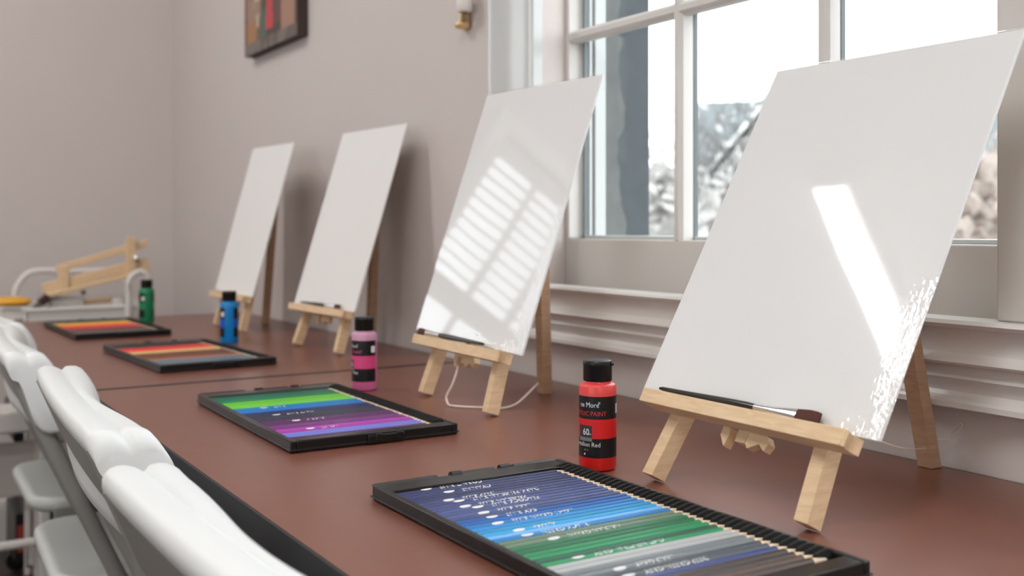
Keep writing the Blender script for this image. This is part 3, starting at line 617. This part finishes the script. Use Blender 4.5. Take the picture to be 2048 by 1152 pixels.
# folded wooden easel lying aslant across the cart top
fe = thing('folded_easel', 'folded bare wooden easel lying tilted across the white cart', 'easel', (.52, 3.12, .77))
def pp(u, v, y): q = ray_at(u, v, 1, y); return Vector((q.x-.52, q.y-3.12, q.z-.77))
MB().bar(pp(112, 539, 3.08), pp(296, 485, 3.04), .020, .019).build('upper_rail', M_pine_x, fe, bevel=.002)
MB().bar(pp(86, 582, 3.06), pp(298, 528, 3.04), .018, .038).build('tray_board', M_pine_x, fe, bevel=.002)
MB().bar(pp(92, 592, 2.995), pp(258, 552, 2.99), .03, .009).build('lower_lath', M_pine_x, fe, bevel=.001)
for (u0, v0), (u1, v1), y in (((127, 606), (127, 532), 3.05), ((262, 556), (262, 474), 3.03)):
    MB().bar(pp(u0, v0, y), pp(u1, v1, y), .024, .020, (0, 1, 0)).build('upright', M_pine, fe, bevel=.002)
MB().bar(pp(145, 606, 3.10), pp(252, 596, 3.10), .016, .014).build('foot_rail', M_pine_x, fe, bevel=.002)
MB().bar(pp(168, 580, 3.02), pp(158, 622, 3.02), .012, .006, (0, 1, 0)).build('prop_bracket', mat('grey bracket', (.25, .24, .23), .4, .5, metal=.6), fe)
MB().lathe([(0, 0), (.009, 0), (.009, .012), (.004, .015), (0, .015)], 16).build('wing_knob', M_ferrule, fe, M=Matrix.Translation(pp(272, 516, 3.02)) @ Matrix.Rotation(R(90), 4, 'X'))

def onc(u, v, y): return ray_at(u, v, 1, y)
p = onc(20, 640, 3.10)
bx = thing('storage_box', 'white lidded storage box under the yellow lid at the left picture edge', 'box', (p.x-.01, 3.10, .684))
MB().span((-.055, -.06, 0), (.062, .06, .066)).build('body', M_enamel, bx, bevel=.008); MB().span((-.059, -.064, .066), (.066, .064, .076)).build('lid', M_enamel, bx, bevel=.004); MB().span((.012, -.066, .030), (.036, -.059, .042)).build('latch', mat('grey latch', (.2, .2, .19), .4), bx, bevel=.002)
yl = MB().lathe([(0, 0), (.040, 0), (.052, .006), (.0535, .010), (.050, .0145), (.036, .020), (.018, .0225), (0, .0230)], 40).build('round_lid', mat('mustard yellow plastic', srgb(225, 165, 50), .4, .4, noise=.05, nscale=30)); yl.location = (p.x-.002, 3.08, .7602)
tag(yl, 'round mustard yellow lid lying on the white box at the left edge', 'lid')
q = onc(130, 636, 3.02)
tb = thing('plastic_tub', 'white plastic tub on the cart under the folded easel', 'tub', (q.x, 3.045, .684)); MB().loft([[(sx*a, sy*b, z) for sx, sy in ((-1, -1), (1, -1), (1, 1), (-1, 1))] for a, b, z in ((.042, .04, 0), (.046, .043, .092))]).build('body', M_enamel, tb, bevel=.006); MB().span((-.049, -.046, .0925), (.049, .046, .102)).build('lid', M_enamel, tb, bevel=.003)
q = onc(240, 640, 3.05)
cp = thing('cup', 'small white cup on the cart beside the green paint bottle', 'cup', (q.x, 3.06, .684)); MB().lathe([(0, 0), (.017, 0), (.020, .088), (.0215, .089), (.0215, .092), (.0185, .092), (.0160, .004), (0, .004)], 28).build('body', M_enamel, cp); MB().tube([(.019, 0, .07), (.031, 0, .062), (.031, 0, .035), (.0185, 0, .028)], .003, 8).build('handle', M_enamel, cp)
sb = thing('scrub_brush', 'dark flat brush leaning between the yellow lid and the folded easel', 'brush', onc(82, 605, 2.985))
a, b = onc(96, 592, 2.985)-onc(82, 605, 2.985), onc(68, 620, 2.985)-onc(82, 605, 2.985)
MB().bar(a, b*.1, .020, .030, (0, 1, 0)).build('ferrule', mat('dark brown wood', (.045, .02, .015), .4), sb, bevel=.002); MB().bar(b*.1, b, .016, .026, (0, 1, 0)).build('bristles', mat('grey bristle', (.13, .12, .12), .7), sb, bevel=.002)
bk = thing('black_case', 'black case on the middle cart shelf', 'case', (.43, 3.10, .404)); MB().span((-.085, -.10, 0), (.075, .10, .10)).build('body', M_cap, bk, bevel=.01); MB().tube([(-.03, -.11, .05), (-.025, -.125, .06), (.015, -.125, .06), (.02, -.11, .05)], .005, 8).build('handle', M_cap, bk)
ck = thing('paint_carton', 'dark carton with a red end on the lowest cart shelf', 'carton', (.45, 3.10, .089)); MB().span((-.10, -.10, 0), (.12, .10, .13)).build('body', M_cap, ck, bevel=.002); MB().span((-.096, -.1025, .03), (-.03, -.1002, .10)).build('red_panel', mat('red card', srgb(150, 50, 40), .6), ck)
# low bench between the tables' end and the cart
sh = thing('storage_bench', 'low white bench with a beige back board seen below the chairs at the left edge', 'bench', (.06, 2.87, 0))
MB().span((-.36, -.07, .466), (.355, .07, .520)).build('top_board', M_enamel, sh, bevel=.006)
MB().span((-.35, .03, .290), (.345, .045, .425)).build('back_board', mat('beige board', (.50, .46, .43), .5), sh, bevel=.003)
MB().tube([(-.35, -.05, .19), (.345, -.05, .19)], .011, 10).build('foot_rail', M_enamel, sh)
for sx in (-.34, .335): MB().span((sx-.012, -.062, 0), (sx+.012, .06, .466)).build('side_panel', M_enamel, sh, bevel=.003)

# ------------------------------------------------------------------ wall pieces
def art():
    y0, y1, z0, z1 = 2.300, 2.685, 1.412, 2.0
    t = thing('wall_painting', 'unframed painting of dark figures and a red dress on the window wall', 'painting', (WX, (y0+y1)/2, z0))
    hy = (y1-y0)/2; hz = z1-z0
    MB().span((-.026, -hy, 0), (-.001, hy, hz)).build('stretcher', mat('dark canvas edge', (.045, .028, .024), .7), t)
    n, m = 88, 118; vs = []; fs = []; cols = []
    from mathutils import noise as mn
    for j in range(m+1):
        for i in range(n+1): vs.append((-.0268, hy-2*hy*i/n, hz*j/m))
    def colr(u, v):          # u 0..1 left to right as seen, v up in metres
        q = mn.noise(Vector((u*9, v*14, 1))); q2 = mn.noise(Vector((u*22, v*20, 4)))
        c = (64, 52, 46)
        if u < .33:
            c = (150, 122, 104) if q > .02 else (104, 84, 70)
            if q2 > .3: c = (188, 168, 150)
            if u < .05: c = (112, 58, 54) if q > -.1 else (84, 76, 66)
            if v < .085 and .05 < u < .25: c = (160, 112, 78)
            if .22 < u < .31 and .13 < v < .19: c = (206, 184, 160)
        elif u < .44: c = (66, 92, 82) if v < .10 else (72, 64, 50)
        if abs(u-.50) < .028+.045*max(0, 1-v/.35) and v > .045: c = (190, 48, 62) if q2 < .35 else (160, 60, 66)
        if .58 < u < .86 and v > .05: c = (92, 56, 52) if q < .25 else (78, 46, 44)
        if .66 < u < .80 and v > .20 and q > -.15: c = (128, 104, 98)
        if .86 <= u < .94: c = (172, 136, 112) if (v*26) % 1 > .35 else (92, 66, 58)
        if u >= .94: c = (72, 44, 42)
        if .72 < u < .96 and v < .10 and v > .03: c = (158, 118, 98)
        if v < .03: c = (92, 78, 70) if q > 0 else (112, 104, 98)
        return srgb(*c)
    for j in range(m):
        for i in range(n):
            k = j*(n+1)+i; fs.append((k, k+1, k+n+2, k+n+1)); cols.append(colr((i+.5)/n, hz*(j+.5)/m))
    mm = bpy.data.materials.new('painted canvas'); mm.use_nodes = True
    at = mm.node_tree.nodes.new('ShaderNodeAttribute'); at.attribute_name = 'paint'; mm.node_tree.links.new(at.outputs['Color'], mm.node_tree.nodes['Principled BSDF'].inputs['Base Color']); mm.node_tree.nodes['Principled BSDF'].inputs['Roughness'].default_value = .5
    o = MB().add(vs, fs).build('picture', mm, t, smooth=0)
    ca = o.data.color_attributes.new('paint', 'FLOAT_COLOR', 'CORNER')
    for pl, c in zip(o.data.polygons, cols):
        for li in pl.loop_indices: ca.data[li].color = (*c, 1)
art()
sc = thing('wall_fitting', 'small brass and white wall fitting left of the window', 'wall fitting', (WX, 1.535, 1.305))
MB().span((-.006, .012, 0), (-.0005, .028, .055)).build('back_plate', M_brass, sc, bevel=.002)
MB().lathe([(0, 0), (.010, .001), (.014, .006), (.012, .010), (.005, .013), (.005, .045), (.009, .050), (.006, .055), (0, .056)], 24, c=(-.014, .014)).build('brass_stem', M_brass, sc)
MB().lathe([(0, .024), (.011, .024), (.0135, .028), (.0135, .050), (.011, .056), (.008, .060), (.008, .12), (0, .12)], 24, c=(-.022, -.008)).build('white_sleeve', mat('white ceramic', (.80, .76, .72), .3), sc)
MB().tube([(-.014, .012, .012), (-.018, .002, .013), (-.022, -.008, .024)], .005, 10).build('arm', mat('dull brass', (.40, .33, .2), .4, .5, metal=.5), sc)

# ------------------------------------------------------------------ outdoors
GZ = -1.2
gr = mat('winter lawn', (.17, .165, .15), .9, noise=.25, nscale=1.2)
o = boxobj('ground', (1.3, -40, GZ-.2), (90, 60, GZ), gr); struct(o)
def at_px(u, dist): 
    q = ray_at(u, 455, 0, 1.0)-CAM; q.z = 0; q.normalize(); return Vector((q.x*dist, q.y*dist, GZ))
M_roof = mat('blue grey shingles', (.105, .118, .122), .8, noise=.12, nscale=12)
M_side = mat('pale siding', (.22, .215, .21), .8); M_white = mat('white fascia', (.8, .8, .8), .6); M_dk = mat('dark house glass', (.12, .13, .14), .2)
def faced(u, dist): p = at_px(u, dist); return p, -math.atan2(p.x, p.y)
hc, hr = faced(1560, 20)
ho = thing('house', 'pale house with blue grey roof and white gable fascia seen left of the nearest canvas', 'house', hc, hr)
Z = lambda v, d: CAM.z+(455-v)/2090*d-GZ
def hx(u, d): return (u-1560)/2090*d
ez, rz_ = Z(395, 18.6), Z(215, 22)
MB().prism([(-1.2, 0), (5, 0), (5, ez), (2, rz_-.1), (-1.2, ez)], hx(1395, 20)+.25, 5.0, 0).build('walls', M_side, ho, smooth=0)
MB().prism([(-1.5, ez-.15), (2, rz_-.08), (5.3, ez-.15), (5.3, ez+.0), (2, rz_+.08), (-1.5, ez)], hx(1385, 20), 5.3, 0).build('main_roof', M_roof, ho, smooth=0)
ax, az, lx, lz = hx(1545, 17), Z(205, 17), hx(1398, 17), Z(378, 17)
MB().prism([(lx+.3, 0), (2*ax-lx-.3, 0), (2*ax-lx-.3, lz+.25), (ax, az-.15), (lx+.3, lz+.25)], -3.0, 0, 1).build('gable_wall', M_white, ho, smooth=0)
for sg in (-1, 1):
    e = ax+sg*(ax-lx)
    MB().loft([[(e, y, lz), (ax, y, az), (ax, y, az+.13), (e+sg*.08, y, lz+.06)] for y in (-3.25, 1.2)]).build('gable_roof', M_roof, ho, smooth=0)
    MB().bar((e, -3.28, lz+.02), (ax, -3.28, az+.04), .05, .17, (0, 1, 0)).build('fascia', M_white, ho)
f = MB().box((ax, -3.02, lz-.2), (.9, .06, 1.1)).build('window_frame', M_white, ho); MB().box((ax, -3.06, lz-.2), (.76, .03, .96)).build('pane', M_dk, f)
M_bark = mat('pale bark', (.10, .095, .09), .9, noise=.2, nscale=20)
def leaf_mat(name, col):
    m = mat(name, col, .9, noise=.15, nscale=20); nt = m.node_tree; b = nt.nodes['Principled BSDF']
    tl = nt.nodes.new('ShaderNodeBsdfTranslucent'); tl.inputs[0].default_value = (*col, 1); mx = nt.nodes.new('ShaderNodeMixShader'); mx.inputs[0].default_value = .5
    nt.links.new(b.outputs[0], mx.inputs[1]); nt.links.new(tl.outputs[0], mx.inputs[2]); nt.links.new(mx.outputs[0], nt.nodes['Material Output'].inputs[0]); return m
M_leaf = leaf_mat('pale dry leaves', (.52, .505, .49)); M_hedge = leaf_mat('brown dry leaves', (.44, .375, .335))
def tree(c, h, seed, label, leafy=260, lm=None, spread=.36):
    rn = random.Random(seed); t = thing('bare_tree', label, 'tree', c, rn.uniform(0, 6), 'bare trees beyond the window')
    br = MB(); tips = []
    def grow(p, d, L, r, lev):
        n = 4; pts = [p]
        for i in range(n):
            d = (d+Vector((rn.uniform(-1, 1), rn.uniform(-1, 1), rn.uniform(-.3, .8)))*.13).normalized(); pts.append(pts[-1]+d*L/n)
        (trunk if lev == 0 else br).tube(pts, [r*(1-.12*i) for i in range(n+1)], 6 if lev else 10, caps=lev == 0)
        if lev >= 4: tips.append(pts[-1]); tips.append(pts[2]); return
        for k in range(3 if lev else 5):
            q = pts[rn.randint(2, n)]; a = rn.uniform(0, 6.28)
            nd = (d*.75+Vector((math.cos(a), math.sin(a), rn.uniform(-.1, .6)))*spread*1.2).normalized(); grow(q, nd, L*rn.uniform(.55, .8), r*.5, lev+1)
    trunk = MB(); grow(Vector((0, 0, 0)), Vector((0, 0, 1)), h*.36, h*.018, 0)
    trunk.build('trunk', M_bark, t); br.build('branches', M_bark, t)
    lf = MB()
    for i in range(leafy):
        p = rn.choice(tips)+Vector((rn.gauss(0, .12), rn.gauss(0, .12), rn.gauss(0, .12))); s = rn.uniform(.03, .07)
        M = Matrix.Translation(p) @ Matrix.Rotation(rn.uniform(0, 6), 4, Vector((rn.random()-.5, rn.random()-.5, rn.random()-.5)).normalized())
        lf.add([(-s, 0, 0), (0, -s*.5, .01), (s, 0, 0), (0, s*.5, .01)], [(0, 1, 2, 3)], M)
    if leafy: lf.build('leaves', lm or M_leaf, t, smooth=0)
for i, (u, d, h, lf, lab) in enumerate(((1318, 10, 4.3, 70, 'bare tree filling the gap beside the stone window reveal'), (1395, 12, 4.6, 80, 'bare tree by the left edge of the middle pane'), (1480, 14, 4.4, 60, 'pale twiggy tree before the gabled house'), (1580, 15, 5.2, 40, 'taller bare tree behind the top of the nearest canvas'), (1665, 13, 4.6, 40, 'bare tree by the mullion above the nearest canvas'), (2010, 10, 3.7, 80, 'bare tree rising past the right edge of the nearest canvas'))):
    tree(at_px(u, d), h, 20+i, lab, lf)
def shrub(c, r, h, seed, m, label, n=1500, group='shrubs beyond the window'):
    rn = random.Random(seed); t = thing('shrub', label, 'shrub', c, 0, group); lf = MB(); st = MB()
    for k in range(14):
        a = rn.uniform(0, 6.28); e = Vector((math.cos(a)*r*rn.uniform(.3, .9), math.sin(a)*r*rn.uniform(.3, .9), h*rn.uniform(.6, 1)))
        st.tube([(0, 0, 0), e*.5+Vector((0, 0, .1*h)), e], [.03, .02, .008], 6)
    for i in range(n):
        a = rn.uniform(0, 6.28); z = rn.random(); q = rn.random()**.5*r*math.sin(math.pi*min(1, z*.75+.22)); p = Vector((math.cos(a)*q, math.sin(a)*q, h*(z+rn.gauss(0, .05))+.05)); s = rn.uniform(.05, .11)
        M = Matrix.Translation(p) @ Matrix.Rotation(rn.uniform(0, 6), 4, Vector((rn.random()-.5, rn.random()-.5, rn.random()-.5)).normalized())
        lf.add([(-s, 0, 0), (0, -s*.5, .01), (s, 0, 0), (0, s*.5, .01)], [(0, 1, 2, 3)], M)
    st.build('stems', M_bark, t); lf.build('foliage', m, t, smooth=0)
for i, (u, d, r, h, m, lab) in enumerate(((1312, 7.5, .8, 2.5, M_leaf, 'pale shrub low beside the stone reveal'), (1392, 10, .9, 2.5, M_leaf, 'pale shrub low in the middle pane, at its left'), (1465, 12.8, 1.0, 2.5, M_leaf, 'pale shrub low in the middle pane, beside the canvas edge'), (1925, 7.5, 1.0, 2.45, M_hedge, 'brown shrub seen just right of the nearest canvas'), (2050, 10.5, 1.5, 2.95, M_hedge, 'brown shrub at the right edge of the window'))):
    shrub(at_px(u, d), r, h, 60+i, m, lab)
